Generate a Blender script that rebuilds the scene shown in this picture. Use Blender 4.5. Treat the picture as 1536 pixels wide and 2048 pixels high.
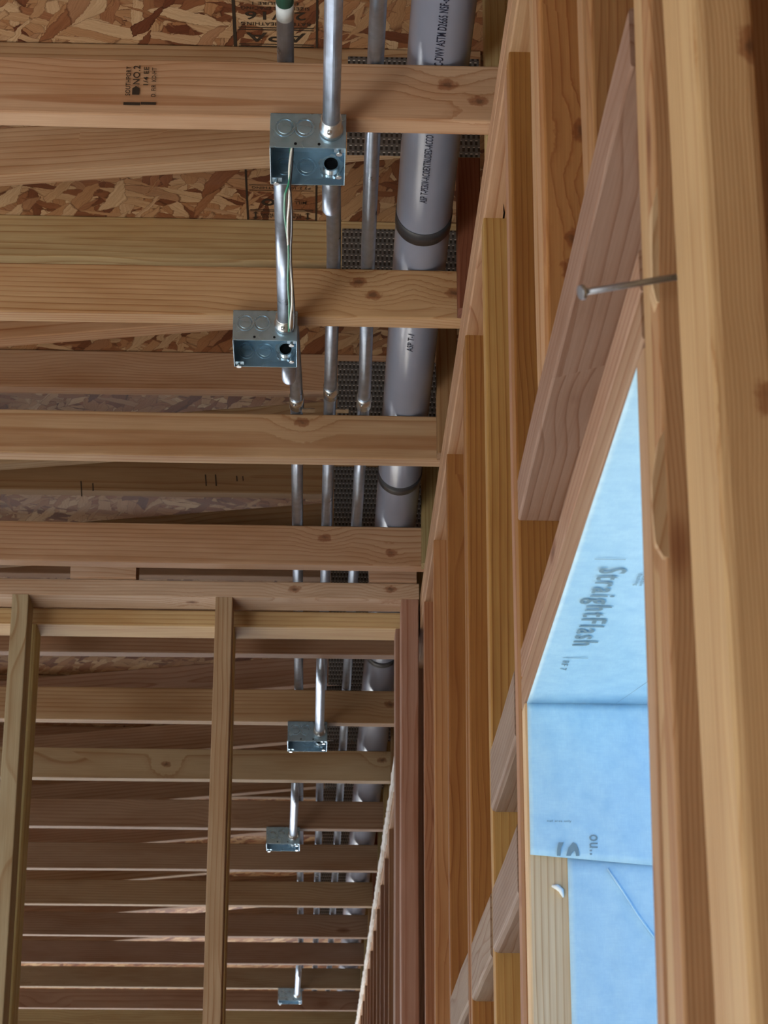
import bpy, bmesh, math, random
from mathutils import Vector, Matrix, Euler
random.seed(7)
scene = bpy.context.scene
for o in list(bpy.data.objects): bpy.data.objects.remove(o)
COL = scene.collection
ZC = 1.5                      # camera height above the slab; all z below are relative to the camera
R = math.radians

# ------------------------------------------------------------------ camera
FPX, PITCH, YAW, ROLL = 4549.2, 0.366373, 0.031863, 0.0031746
cam_d = bpy.data.cameras.new('camera'); cam = bpy.data.objects.new('camera', cam_d); COL.objects.link(cam)
fh = Vector((math.sin(YAW), math.cos(YAW), 0)); rt = Vector((math.cos(YAW), -math.sin(YAW), 0)); zz = Vector((0, 0, 1))
F = fh*math.cos(PITCH) + zz*math.sin(PITCH); U = -fh*math.sin(PITCH) + zz*math.cos(PITCH)
rc = rt*math.cos(ROLL) + U*math.sin(ROLL); uc = -rt*math.sin(ROLL) + U*math.cos(ROLL)
m = Matrix((rc, uc, -F)).transposed().to_4x4(); m.translation = Vector((0, 0, ZC)); cam.matrix_world = m
cam_d.sensor_fit = 'VERTICAL'; cam_d.sensor_height = 36; cam_d.lens = 36*FPX/2048
cam_d.clip_start = .05
cam_d.dof.use_dof = True; cam_d.dof.focus_distance = 3.4; cam_d.dof.aperture_fstop = 24
scene.camera = cam

# ------------------------------------------------------------------ light
scene.view_settings.view_transform = 'Standard'; scene.view_settings.look = 'None'
scene.view_settings.gamma = 1; scene.view_settings.use_curve_mapping = False
SKY_R, SKY_R_STR = (.02, .26, 1.0), 1.0        # blue sky outside the window side
GROUND_R, GROUND_R_STR = (.33, .72, 1.0), 1.3    # bright ground outside the window side
OPEN_COL = (.62, .82, 1.0); OPEN_STRENGTH = 1.15
FAR_COL, FAR_STR = (.95, .97, 1.0), 7.0           # brightness added beyond the far end to light the joist undersides
SUN_STRENGTH = 30.0; LOW_FILL_POWER = 66; exposure = 0.06
scene.view_settings.exposure = exposure
cy = scene.cycles; cy.max_bounces = 6; cy.diffuse_bounces = 4; cy.glossy_bounces = 3; cy.transmission_bounces = 1; cy.caustics_reflective = False; cy.caustics_refractive = False
w = bpy.data.worlds.new('daylight'); scene.world = w; w.use_nodes = True
nt = w.node_tree; nt.nodes.clear()
out = nt.nodes.new('ShaderNodeOutputWorld')
tc = nt.nodes.new('ShaderNodeTexCoord'); sp = nt.nodes.new('ShaderNodeSeparateXYZ')
nt.links.new(tc.outputs['Generated'], sp.inputs[0])
mr = nt.nodes.new('ShaderNodeMapRange'); mr.inputs['From Min'].default_value = .05; mr.inputs['From Max'].default_value = .45
nt.links.new(sp.outputs['X'], mr.inputs['Value'])
b1 = nt.nodes.new('ShaderNodeBackground'); b1.inputs[0].default_value = (*OPEN_COL, 1); b1.inputs[1].default_value = OPEN_STRENGTH
g1 = nt.nodes.new('ShaderNodeBackground'); g1.inputs[0].default_value = (*GROUND_R, 1); g1.inputs[1].default_value = GROUND_R_STR
g2 = nt.nodes.new('ShaderNodeBackground'); g2.inputs[0].default_value = (*SKY_R, 1); g2.inputs[1].default_value = SKY_R_STR
mz = nt.nodes.new('ShaderNodeMapRange'); mz.inputs['From Min'].default_value = -.08; mz.inputs['From Max'].default_value = .12
nt.links.new(sp.outputs['Z'], mz.inputs['Value'])
b2 = nt.nodes.new('ShaderNodeMixShader'); nt.links.new(mz.outputs[0], b2.inputs[0]); nt.links.new(g1.outputs[0], b2.inputs[1]); nt.links.new(g2.outputs[0], b2.inputs[2])
b3 = nt.nodes.new('ShaderNodeBackground'); b3.inputs[0].default_value = (*FAR_COL, 1); b3.inputs[1].default_value = FAR_STR
my = nt.nodes.new('ShaderNodeMapRange'); my.inputs['From Min'].default_value = .55; my.inputs['From Max'].default_value = .8
nt.links.new(sp.outputs['Y'], my.inputs['Value'])
b1b = nt.nodes.new('ShaderNodeMixShader'); nt.links.new(my.outputs[0], b1b.inputs[0]); nt.links.new(b1.outputs[0], b1b.inputs[1]); nt.links.new(b3.outputs[0], b1b.inputs[2])
mx = nt.nodes.new('ShaderNodeMixShader')
nt.links.new(mr.outputs[0], mx.inputs[0]); nt.links.new(b1b.outputs[0], mx.inputs[1]); nt.links.new(b2.outputs[0], mx.inputs[2])
nt.links.new(mx.outputs[0], out.inputs[0])
# sun through gaps shaped in the unseen left wall, falling on the slab
sd = bpy.data.lights.new('sun', 'SUN'); sun = bpy.data.objects.new('sun', sd); COL.objects.link(sun)
sd.energy = SUN_STRENGTH; sd.angle = R(.6); sd.color = (1, .95, .86)
sun.rotation_euler = Vector((math.cos(R(36)), .12, -math.sin(R(36)))).to_track_quat('-Z', 'Y').to_euler()
def area(name, loc, target, sx, sy, power, col):
    d = bpy.data.lights.new(name, 'AREA'); d.shape = 'RECTANGLE'; d.size = sx; d.size_y = sy; d.energy = power; d.color = col
    o = bpy.data.objects.new(name, d); COL.objects.link(o); o.location = loc
    o.rotation_euler = (Vector(target)-Vector(loc)).to_track_quat('-Z', 'Y').to_euler()
    return o
area('low_fill_lamp', (-2.5, -1.95, ZC-1.12), (-.1, 2.9, ZC+1.5), 1.3, .6, LOW_FILL_POWER, (1, .97, .93))  # added unseen low lamp, throws the conduit shadow onto the first joist

# ------------------------------------------------------------------ materials
MAT = {}
def newmat(n):
    m = bpy.data.materials.new(n); m.use_nodes = True; MAT[n] = m
    return m, m.node_tree, m.node_tree.nodes['Principled BSDF']
class N:
    def __init__(s, nt): s.nt = nt
    def node(s, t, **kw):
        n = s.nt.nodes.new(t)
        for k, v in kw.items(): setattr(n, k, v)
        return n
    def put(s, sock, v):
        if hasattr(v, 'is_output') or isinstance(v, bpy.types.NodeSocket): s.nt.links.new(v, sock)
        else: sock.default_value = v
    def math(s, op, a, b=0, c=0, clamp=False):
        n = s.node('ShaderNodeMath', operation=op); n.use_clamp = clamp
        s.put(n.inputs[0], a); s.put(n.inputs[1], b); s.put(n.inputs[2], c); return n.outputs[0]
    def comb(s, x, y, z):
        n = s.node('ShaderNodeCombineXYZ'); s.put(n.inputs[0], x); s.put(n.inputs[1], y); s.put(n.inputs[2], z); return n.outputs[0]
    def noise(s, vec, scale, detail=2, rough=.5, out='Fac'):
        n = s.node('ShaderNodeTexNoise'); s.put(n.inputs['Vector'], vec); n.inputs['Scale'].default_value = scale
        n.inputs['Detail'].default_value = detail; n.inputs['Roughness'].default_value = rough; return n.outputs[out]
    def maprange(s, v, a, b, c=0, d=1, smooth=False):
        n = s.node('ShaderNodeMapRange'); 
        if smooth: n.interpolation_type = 'SMOOTHSTEP'
        s.put(n.inputs[0], v)
        for i, q in enumerate((a, b, c, d)): n.inputs[i+1].default_value = q
        return n.outputs[0]
    def mix(s, f, a, b, mode='MIX'):
        n = s.node('ShaderNodeMix', data_type='RGBA', blend_type=mode)
        s.put(n.inputs[0], f)
        s.put(n.inputs[6], a if not isinstance(a, tuple) else (*a, 1)); s.put(n.inputs[7], b if not isinstance(b, tuple) else (*b, 1))
        return n.outputs[2]
    def ramp(s, v, stops, interp='LINEAR'):
        n = s.node('ShaderNodeValToRGB'); n.color_ramp.interpolation = interp; e = n.color_ramp.elements
        while len(e) < len(stops): e.new(.5)
        for i, (p, c) in enumerate(stops): e[i].position = p; e[i].color = (*c, 1)
        s.put(n.inputs[0], v); return n.outputs[0]
    def bump(s, h, strength, dist=.001):
        n = s.node('ShaderNodeBump'); n.inputs['Strength'].default_value = strength; n.inputs['Distance'].default_value = dist
        s.put(n.inputs['Height'], h); return n.outputs[0]

def lumber():
    m, nt, p = newmat('lumber'); g = N(nt)
    tc = g.node('ShaderNodeTexCoord'); oi = g.node('ShaderNodeObjectInfo')
    sx = g.node('ShaderNodeSeparateXYZ'); g.put(sx.inputs[0], tc.outputs['Object'])
    x, y, z = sx.outputs
    r1 = oi.outputs['Random']
    r2 = g.math('FRACT', g.math('MULTIPLY', r1, 17.31)); r3 = g.math('FRACT', g.math('MULTIPLY', r1, 91.7))
    off = g.math('MULTIPLY', r1, 61.)
    xo = g.math('ADD', x, off)
    # knots
    kv = g.comb(g.math('MULTIPLY', xo, 3.1), g.math('MULTIPLY', g.math('ADD', y, r2), 9.), g.math('MULTIPLY', g.math('ADD', z, r3), 9.))
    vo = g.node('ShaderNodeTexVoronoi', feature='F1'); g.put(vo.inputs['Vector'], kv); vo.inputs['Scale'].default_value = 1
    ksep = g.node('ShaderNodeSeparateColor'); g.put(ksep.inputs[0], vo.outputs['Color'])
    kgate = g.maprange(ksep.outputs[0], .42, .46)
    kd = g.math('ADD', vo.outputs['Distance'], g.math('MULTIPLY', g.math('SUBTRACT', g.noise(kv, 3.), .5), .05))
    knot = g.math('MULTIPLY', g.maprange(kd, .045, .11, 1, 0, True), kgate)
    kcore = g.math('MULTIPLY', g.maprange(kd, .0, .05, 1, 0, True), kgate)
    kinf = g.math('MULTIPLY', g.maprange(kd, .05, .5, 1, 0, True), kgate)
    for kn in ('knot_a', 'knot_b', 'knot_c'):       # knots placed on one board: a property holds their place in the board's own frame
        at = g.node('ShaderNodeAttribute', attribute_type='OBJECT', attribute_name=kn)
        dv = g.node('ShaderNodeVectorMath', operation='SUBTRACT'); g.put(dv.inputs[0], tc.outputs['Object']); g.put(dv.inputs[1], at.outputs['Vector'])
        ln = g.node('ShaderNodeVectorMath', operation='LENGTH'); g.put(ln.inputs[0], at.outputs['Vector'])
        has = g.math('GREATER_THAN', ln.outputs['Value'], .0005)
        dm = g.node('ShaderNodeVectorMath', operation='MULTIPLY'); g.put(dm.inputs[0], dv.outputs[0]); dm.inputs[1].default_value = (.62, 1, 1)
        dl = g.node('ShaderNodeVectorMath', operation='LENGTH'); g.put(dl.inputs[0], dm.outputs[0])
        dd = g.math('ADD', dl.outputs['Value'], g.math('MULTIPLY', g.math('SUBTRACT', g.noise(tc.outputs['Object'], 130.), .5), .010))
        knot = g.math('MAXIMUM', knot, g.math('MULTIPLY', g.maprange(dd, .0065, .0105, 1, 0, True), has))
        kcore = g.math('MAXIMUM', kcore, g.math('MULTIPLY', g.maprange(dd, .001, .006, 1, 0, True), has))
        kinf = g.math('MAXIMUM', kinf, g.math('MULTIPLY', g.maprange(dd, .006, .05, 1, 0, True), has))
    # annual rings
    wob = g.noise(g.comb(g.math('MULTIPLY', xo, .9), g.math('MULTIPLY', y, 2.), g.math('MULTIPLY', z, 2.)), 1., 2)
    wob2 = g.noise(g.comb(g.math('MULTIPLY', xo, 2.3), g.math('MULTIPLY', y, 12.), g.math('MULTIPLY', z, 12.)), 1., 2)
    st_ = g.node('ShaderNodeAttribute', attribute_type='OBJECT', attribute_name='straight_grain').outputs['Fac']
    wav = g.math('SUBTRACT', 1., g.math('MULTIPLY', st_, .93))
    yc = g.math('ADD', y, g.math('MULTIPLY', g.math('SUBTRACT', r2, .5), .16))
    zc = g.math('ADD', z, g.math('ADD', .035, g.math('MULTIPLY', g.math('SUBTRACT', r3, .3), .11)))
    rr = g.math('SQRT', g.math('ADD', g.math('MULTIPLY', yc, yc), g.math('MULTIPLY', zc, zc)))
    rr = g.math('ADD', rr, g.math('MULTIPLY', g.math('MULTIPLY', wob, .020), wav)); rr = g.math('ADD', rr, g.math('MULTIPLY', g.math('MULTIPLY', wob2, .0045), wav))
    rr = g.math('ADD', rr, g.math('MULTIPLY', kinf, g.math('MULTIPLY', g.math('SUBTRACT', 1.25, st_), .011)))
    fr = g.math('FRACT', g.math('MULTIPLY', rr, g.math('MULTIPLY', g.math('ADD', 75., g.math('MULTIPLY', r3, 85.)), g.math('ADD', 1., g.math('MULTIPLY', st_, 1.6)))))
    ring = g.ramp(fr, [(0, (0, 0, 0)), (.5, (.08, .08, .08)), (.78, (.45, .45, .45)), (.88, (1, 1, 1)), (.95, (.8, .8, .8)), (1, (0, 0, 0))])
    fib = g.noise(g.comb(g.math('MULTIPLY', xo, 9.), g.math('MULTIPLY', y, 420.), g.math('MULTIPLY', z, 420.)), 1., 2)
    blot = g.noise(g.comb(g.math('MULTIPLY', xo, 2.5), g.math('MULTIPLY', y, 14.), g.math('MULTIPLY', z, 14.)), 1., 3, .6)
    rstr = g.math('MULTIPLY', ring, g.maprange(wob2, .3, .7, .45, .95))
    c = g.mix(rstr, oi.outputs['Color'], g.mix(1., oi.outputs['Color'], (.66, .47, .33), 'MULTIPLY'))
    c = g.mix(g.maprange(blot, .42, .72, 0, .85), c, g.mix(1., c, (.76, .62, .48), 'MULTIPLY'))
    c = g.mix(g.maprange(blot, .42, .22, 0, .5), c, g.mix(1., c, (1.16, 1.15, 1.12), 'MULTIPLY'))
    c = g.mix(g.maprange(fib, .35, .7, 0, .5), c, g.mix(1., c, (.78, .72, .66), 'MULTIPLY'))
    c = g.mix(g.math('MULTIPLY', knot, .75), c, g.mix(1., c, (.5, .3, .2), 'MULTIPLY'))
    c = g.mix(g.math('MULTIPLY', kcore, .6), c, (.05, .025, .012))
    g.put(p.inputs['Base Color'], c); p.inputs['Roughness'].default_value = .72
    p.inputs['Specular IOR Level'].default_value = .3
    h = g.math('ADD', g.math('MULTIPLY', fib, .6), g.math('MULTIPLY', ring, .5))
    g.put(p.inputs['Normal'], g.bump(h, .35, .0008))
lumber()

def osb():
    m, nt, p = newmat('osb'); g = N(nt)
    tc = g.node('ShaderNodeTexCoord'); base = tc.outputs['Object']
    warp = g.noise(base, 16., 5, .65, 'Color')
    vw = g.node('ShaderNodeVectorMath', operation='MULTIPLY_ADD'); g.put(vw.inputs[0], warp); vw.inputs[1].default_value = (.028, .028, .028); g.put(vw.inputs[2], base)
    def layer(ang, off, sc=(9, 42, 1)):
        mp = g.node('ShaderNodeMapping'); g.put(mp.inputs[0], vw.outputs[0]); mp.inputs['Rotation'].default_value = (0, 0, R(ang)); mp.inputs['Location'].default_value = (off, off*.7, 0)
        m2 = g.node('ShaderNodeMapping'); g.put(m2.inputs[0], mp.outputs[0]); m2.inputs['Scale'].default_value = sc
        v = g.node('ShaderNodeTexVoronoi', feature='F1'); v.inputs['Scale'].default_value = 1; v.inputs['Randomness'].default_value = 1; g.put(v.inputs['Vector'], m2.outputs[0])
        e = g.node('ShaderNodeTexVoronoi', feature='DISTANCE_TO_EDGE'); e.inputs['Scale'].default_value = 1; g.put(e.inputs['Vector'], m2.outputs[0])
        s = g.node('ShaderNodeSeparateColor'); g.put(s.inputs[0], v.outputs['Color'])
        grain = g.noise(g.comb(*[g.math('MULTIPLY', q, k) for q, k in zip(sep(m2.outputs[0]), (1., 9., 1.))]), 1.3, 3)
        return s.outputs[0], s.outputs[1], e.outputs['Distance'], grain
    def sep(v):
        s = g.node('ShaderNodeSeparateXYZ'); g.put(s.inputs[0], v); return s.outputs[0], s.outputs[1], s.outputs[2]
    stops = [(0, (.11, .03, .012)), (.2, (.22, .085, .035)), (.4, (.33, .165, .075)), (.62, (.40, .24, .125)), (.85, (.50, .35, .21)), (1, (.24, .09, .035))]
    cur = None; h = None
    for i, (a, o) in enumerate([(10, 0), (-52, 3.3), (38, 7.1), (84, 11.9), (-20, 17.3), (62, 23.1)]):
        r, gt, ed, gr = layer(a, o)
        c = g.ramp(r, stops)
        c = g.mix(g.maprange(gr, .35, .7, 0, .6), c, g.mix(1., c, (.62, .5, .38), 'MULTIPLY'))
        c = g.mix(g.maprange(ed, .0, .035, .8, 0), c, g.mix(1., c, (.3, .2, .14), 'MULTIPLY'))
        if cur is None: cur = c; h = gt
        else:
            gate = g.maprange(gt, .60, .605); cur = g.mix(gate, cur, c)
            h = g.math('ADD', g.math('MULTIPLY', h, .6), g.math('MULTIPLY', gate, g.math('ADD', .3, ed)))
    g.put(p.inputs['Base Color'], cur); p.inputs['Roughness'].default_value = .6; p.inputs['Specular IOR Level'].default_value = .35
    g.put(p.inputs['Normal'], g.bump(h, .5, .002))
osb()

def metal(name, col, rough, spangle=.15, metallic=1.0):
    m, nt, p = newmat(name); g = N(nt); tc = g.node('ShaderNodeTexCoord')
    n1 = g.noise(tc.outputs['Object'], 60., 3); n2 = g.noise(tc.outputs['Object'], 14., 2)
    c = g.mix(g.maprange(n1, .35, .65, 0, 1), tuple(q*(1-spangle) for q in col), tuple(min(1, q*(1+spangle)) for q in col))
    g.put(p.inputs['Base Color'], c); p.inputs['Metallic'].default_value = metallic
    g.put(p.inputs['Roughness'], g.maprange(n2, .3, .7, rough*.75, rough*1.3))
    g.put(p.inputs['Normal'], g.bump(n1, .05, .0004))
metal('galvanised', (.36, .53, .66), .28, .07, .8)
metal('conduit_metal', (.36, .43, .54), .36, .1, .85)
metal('zinc_fitting', (.68, .74, .77), .26, .1)
metal('nail_steel', (.32, .35, .40), .42, .15)

def nailplate():
    m, nt, p = newmat('nail_plate_metal'); g = N(nt); tc = g.node('ShaderNodeTexCoord')
    s = g.node('ShaderNodeSeparateXYZ'); g.put(s.inputs[0], tc.outputs['Object'])
    row = g.math('FLOOR', g.math('MULTIPLY', s.outputs[2], 1/.0125))
    u = g.math('FRACT', g.math('ADD', g.math('MULTIPLY', s.outputs[0], 1/.0085), g.math('MULTIPLY', row, .5)))
    v = g.math('FRACT', g.math('MULTIPLY', s.outputs[2], 1/.0125))
    a = g.maprange(g.math('ABSOLUTE', g.math('SUBTRACT', u, .5)), .2, .26, 1, 0)
    b = g.maprange(g.math('ABSOLUTE', g.math('SUBTRACT', v, .5)), .27, .33, 1, 0)
    slot = g.math('MULTIPLY', a, b)
    lip = g.math('MULTIPLY', a, g.maprange(g.math('ABSOLUTE', g.math('SUBTRACT', v, .86)), .05, .12, 1, 0))
    c = g.mix(slot, (.22, .24, .26), (.025, .022, .02)); c = g.mix(lip, c, (.8, .82, .84))
    g.put(p.inputs['Base Color'], c); g.put(p.inputs['Metallic'], g.math('SUBTRACT', .9, g.math('MULTIPLY', slot, .85)))
    p.inputs['Roughness'].default_value = .42
    g.put(p.inputs['Normal'], g.bump(g.math('SUBTRACT', lip, slot), 1., .003))
nailplate()

def plain(name, col, rough=.5, spec=.5, noise_amt=.08, scale=20., bump=0):
    m, nt, p = newmat(name); g = N(nt); tc = g.node('ShaderNodeTexCoord')
    n1 = g.noise(tc.outputs['Object'], scale, 4)
    c = g.mix(g.maprange(n1, .3, .7), tuple(q*(1-noise_amt) for q in col), tuple(min(1, q*(1+noise_amt)) for q in col))
    g.put(p.inputs['Base Color'], c); p.inputs['Roughness'].default_value = rough; p.inputs['Specular IOR Level'].default_value = spec
    if bump: g.put(p.inputs['Normal'], g.bump(n1, bump, .002))
plain('pvc', (.25, .285, .385), .24, .5, .05, 8.)
plain('rubber_black', (.035, .038, .045), .45)
plain('ink', (.035, .024, .016), .8, .2)
plain('ink_navy', (.02, .025, .05), .6, .2)
plain('ink_grey', (.20, .30, .36), .7, .2)
plain('wire_black', (.012, .014, .02), .35)
plain('wire_white', (.75, .78, .76), .35)
plain('wire_green', (.02, .26, .15), .35)
plain('sticker_green', (.01, .13, .10), .4)
plain('sticker_white', (.55, .62, .66), .4)
plain('drywall', (.80, .79, .78), .9, .2, .12, 60., .6)
plain('concrete', (.50, .49, .47), .85, .3, .1, 3., .2)
plain('hole_shade', (.008, .01, .012), .9, .1)
plain('wall_board', (.42, .33, .24), .9, .2)
plain('white_putty', (.75, .82, .84), .6)

def membrane():
    m, nt, p = newmat('flashing_membrane'); g = N(nt); tc = g.node('ShaderNodeTexCoord')
    o = tc.outputs['Object']
    n1 = g.noise(o, 42., 5, .7); n2 = g.noise(o, 7., 2)
    s = g.node('ShaderNodeSeparateXYZ'); g.put(s.inputs[0], o)
    f = g.noise(g.comb(g.math('MULTIPLY', s.outputs[0], 900.), g.math('MULTIPLY', s.outputs[1], 70.), g.math('MULTIPLY', s.outputs[2], 70.)), 1., 3)
    f2 = g.noise(g.comb(g.math('MULTIPLY', s.outputs[0], 70.), g.math('MULTIPLY', s.outputs[1], 700.), g.math('MULTIPLY', s.outputs[2], 700.)), 1., 3)
    c = g.mix(g.maprange(n1, .4, .68), (.48, .74, .91), (.37, .63, .84))
    c = g.mix(g.maprange(g.math('ADD', f, f2), .8, 1.3, 0, .5), c, (.36, .62, .83))
    g.put(p.inputs['Base Color'], c); p.inputs['Roughness'].default_value = .55
    h = g.math('ADD', g.math('MULTIPLY', n2, 2.), g.math('MULTIPLY', n1, .5))
    g.put(p.inputs['Normal'], g.bump(h, .35, .002))
membrane()

# ------------------------------------------------------------------ helpers
def tag(o, label=None, cat=None, group=None, kind=None):
    if label: o['label'] = label
    if cat: o['category'] = cat
    if group: o['group'] = group
    if kind: o['kind'] = kind
    return o
def link(name, me, mat, parent=None, color=None):
    o = bpy.data.objects.new(name, me); COL.objects.link(o)
    if mat: me.materials.append(MAT[mat])
    if parent: o.parent = parent
    if color: o.color = (*color, 1)
    return o
def empty(name, loc):
    o = bpy.data.objects.new(name, None); COL.objects.link(o); o.location = loc; o.empty_display_size = .05; return o
def bm_mesh(bm, name, smooth=False):
    me = bpy.data.meshes.new(name); bm.normal_update(); bm.to_mesh(me); bm.free()
    if smooth:
        for f in me.polygons: f.use_smooth = True
    return me
AX = {'X': Matrix.Identity(4), 'Y': Matrix.Rotation(R(90), 4, 'Z'), 'Z': Matrix.Rotation(R(-90), 4, 'Y')}
def board_mesh(L, W, H, bev=.0025, wob=.0012, seed=0):
    """a sawn board, L along local x, softened arrises, slight crook along its length"""
    rnd = random.Random(seed); n = max(2, min(24, int(L/.12)))
    bm = bmesh.new(); b = min(bev, W*.3, H*.3); y, z = W/2, H/2
    prof = [(-y+b, -z), (y-b, -z), (y-b*.3, -z+b*.3), (y, -z+b), (y, z-b), (y-b*.3, z-b*.3), (y-b, z), (-y+b, z), (-y+b*.3, z-b*.3), (-y, z-b), (-y, -z+b), (-y+b*.3, -z+b*.3)]
    a1, a2, p1, p2 = [rnd.uniform(-1, 1) for _ in range(4)]
    rings = []
    for i in range(n+1):
        t = i/n; x = -L/2 + L*t
        dy = wob*(a1*math.sin(math.pi*t) + .35*math.sin(9*t*max(1, L)+p1*3)*min(1, 6*t*(1-t))); dz = wob*(a2*math.sin(math.pi*t) + .35*math.sin(7*t*max(1, L)+p2*3)*min(1, 6*t*(1-t)))
        rings.append([bm.verts.new((x, py+dy, pz+dz)) for py, pz in prof])
    k = len(prof)
    for i in range(n):
        for j in range(k): bm.faces.new((rings[i][j], rings[i][(j+1) % k], rings[i+1][(j+1) % k], rings[i+1][j]))
    bm.faces.new(list(reversed(rings[0]))); bm.faces.new(rings[-1])
    bmesh.ops.recalc_face_normals(bm, faces=bm.faces)
    return bm_mesh(bm, 'board')
cnt = [0]
def jit(c, a=.07):
    k = 1+random.uniform(-a, a); return tuple(max(0, q*k*(1+random.uniform(-a*.4, a*.4))) for q in c)
def lum(name, x0, x1, y0, y1, z0, z1, axis, color, parent=None, wob=.0012, rotz=0, bev=.0025, exact=False):
    cnt[0] += 1
    d = {'X': x1-x0, 'Y': y1-y0, 'Z': z1-z0}
    L = d[axis]
    W, H = {'X': (d['Y'], d['Z']), 'Y': (d['X'], d['Z']), 'Z': (d['Y'], d['X'])}[axis]
    me = board_mesh(L, W, H, bev, wob, cnt[0])
    o = link(name, me, 'lumber', None, color if exact else jit(color))
    c = Vector(((x0+x1)/2, (y0+y1)/2, (z0+z1)/2))
    mw = Matrix.Translation(c) @ Matrix.Rotation(rotz, 4, 'Z') @ AX[axis]
    if parent: o.parent = parent; mw = Matrix.Translation(-Vector(parent.location)) @ mw
    o.matrix_basis = mw
    return o
def lum2(name, p0, p1, W, H, color, parent=None, yhint=(0, 1, 0)):
    """board between two end points; W measured along yhint, H along the third axis"""
    cnt[0] += 1
    p0, p1 = Vector(p0), Vector(p1); xx = (p1-p0).normalized(); yy = Vector(yhint); yy = (yy-xx*yy.dot(xx)).normalized(); z_ = xx.cross(yy)
    o = link(name, board_mesh((p1-p0).length, W, H, seed=cnt[0]), 'lumber', None, jit(color))
    mw = Matrix((xx, yy, z_)).transposed().to_4x4(); mw.translation = (p0+p1)/2
    if parent: o.parent = parent; mw = Matrix.Translation(-Vector(parent.location)) @ mw
    o.matrix_basis = mw; return o
def bx(bm, x0, x1, y0, y1, z0, z1):
    v = [bm.verts.new((x, y, z)) for x in (x0, x1) for y in (y0, y1) for z in (z0, z1)]
    for f in ((0, 1, 3, 2), (4, 6, 7, 5), (0, 4, 5, 1), (2, 3, 7, 6), (0, 2, 6, 4), (1, 5, 7, 3)): bm.faces.new([v[i] for i in f])
def tube_mesh(pts, r, seg=20, cap=True, scale=None):
    bm = bmesh.new(); rings = []; pts = [Vector(p) for p in pts]
    up = Vector((1, 0, .01)).normalized()
    for i, p in enumerate(pts):
        t = (pts[min(i+1, len(pts)-1)] - pts[max(i-1, 0)]).normalized()
        a = (up - t*up.dot(t)).normalized(); b = t.cross(a)
        rr = r if scale is None else r*scale[i]
        rings.append([bm.verts.new(p + a*rr*math.cos(2*math.pi*k/seg) + b*rr*math.sin(2*math.pi*k/seg)) for k in range(seg)])
    for i in range(len(rings)-1):
        for k in range(seg): bm.faces.new((rings[i][k], rings[i][(k+1) % seg], rings[i+1][(k+1) % seg], rings[i+1][k]))
    if cap: bm.faces.new(list(reversed(rings[0]))); bm.faces.new(rings[-1])
    bmesh.ops.recalc_face_normals(bm, faces=bm.faces)
    me = bm_mesh(bm, 'tube')
    for f in me.polygons: f.use_smooth = len(f.vertices) == 4
    return me
def smooth_path(pts, rad=.05, n=7):
    pts = [Vector(p) for p in pts]; res = [pts[0]]
    for i in range(1, len(pts)-1):
        a, b, c = pts[i-1], pts[i], pts[i+1]
        r1 = min(rad, (b-a).length*.48, (c-b).length*.48)
        s, e = b+(a-b).normalized()*r1, b+(c-b).normalized()*r1
        for k in range(n+1):
            t = k/n; res.append(s*(1-t)**2 + b*2*t*(1-t) + e*t*t)
    res.append(pts[-1]); return res
def tube(name, pts, r, mat, parent=None, seg=20, scale=None, origin=None):
    org = Vector(origin) if origin is not None else (Vector(parent.location) if parent else Vector(pts[0]))
    o = link(name, tube_mesh([Vector(p)-org for p in pts], r, seg, True, scale), mat, parent)
    if not parent: o.location = org
    return o
def ring_mesh(r0, r1, h, seg=28):
    """washer / ring about local z"""
    bm = bmesh.new(); q = []
    for k in range(seg):
        a = 2*math.pi*k/seg; c, s = math.cos(a), math.sin(a)
        q.append([bm.verts.new(v) for v in ((r0*c, r0*s, 0), (r1*c, r1*s, 0), (r1*c, r1*s, h), (r0*c, r0*s, h))])
    for k in range(seg):
        a, b = q[k], q[(k+1) % seg]
        for j in range(4): bm.faces.new((a[j], b[j], b[(j+1) % 4], a[(j+1) % 4]))
    bmesh.ops.recalc_face_normals(bm, faces=bm.faces); return bm_mesh(bm, 'ring')
def disc_mesh(r, h, seg=24):
    bm = bmesh.new(); bmesh.ops.create_cone(bm, cap_ends=True, segments=seg, radius1=r, radius2=r*.93, depth=h); return bm_mesh(bm, 'disc')
def text(name, body, xdir, ydir, center, width, height, mat, parent, thick=.0002, bold=.012, space=1.08, cut=None):
    """flat printed lettering fitted to width x height"""
    cu = bpy.data.curves.new('t', 'FONT'); cu.body = body; cu.align_x = 'CENTER'; cu.align_y = 'CENTER'; cu.size = 1; cu.offset = bold; cu.space_character = space; cu.resolution_u = 3; cu.space_line = .85
    t = bpy.data.objects.new('t', cu); COL.objects.link(t)
    dg = bpy.context.evaluated_depsgraph_get(); me = bpy.data.meshes.new_from_object(t.evaluated_get(dg)); bpy.data.objects.remove(t)
    xs = [v.co.x for v in me.vertices]; ys = [v.co.y for v in me.vertices]
    cx, cy = (max(xs)+min(xs))/2, (max(ys)+min(ys))/2; kx, ky = width/(max(xs)-min(xs)), height/(max(ys)-min(ys))
    for v in me.vertices: v.co = Vector(((v.co.x-cx)*kx, (v.co.y-cy)*ky, thick))
    if cut is not None:
        bm = bmesh.new(); bm.from_mesh(me); bmesh.ops.bisect_plane(bm, geom=bm.verts[:]+bm.edges[:]+bm.faces[:], plane_co=(cut, 0, 0), plane_no=(1, 0, 0), clear_outer=True); bm.to_mesh(me); bm.free()
    o = link(name, me, mat, parent)
    xd, yd = Vector(xdir).normalized(), Vector(ydir).normalized()
    mw = Matrix((xd, yd, xd.cross(yd))).transposed().to_4x4(); mw.translation = Vector(center)
    if parent: mw = parent.matrix_basis.inverted() @ mw
    o.matrix_basis = mw; return o
def marks_each(name, rects, *a):
    for r in rects: marks(name, [r], *a)
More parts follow.
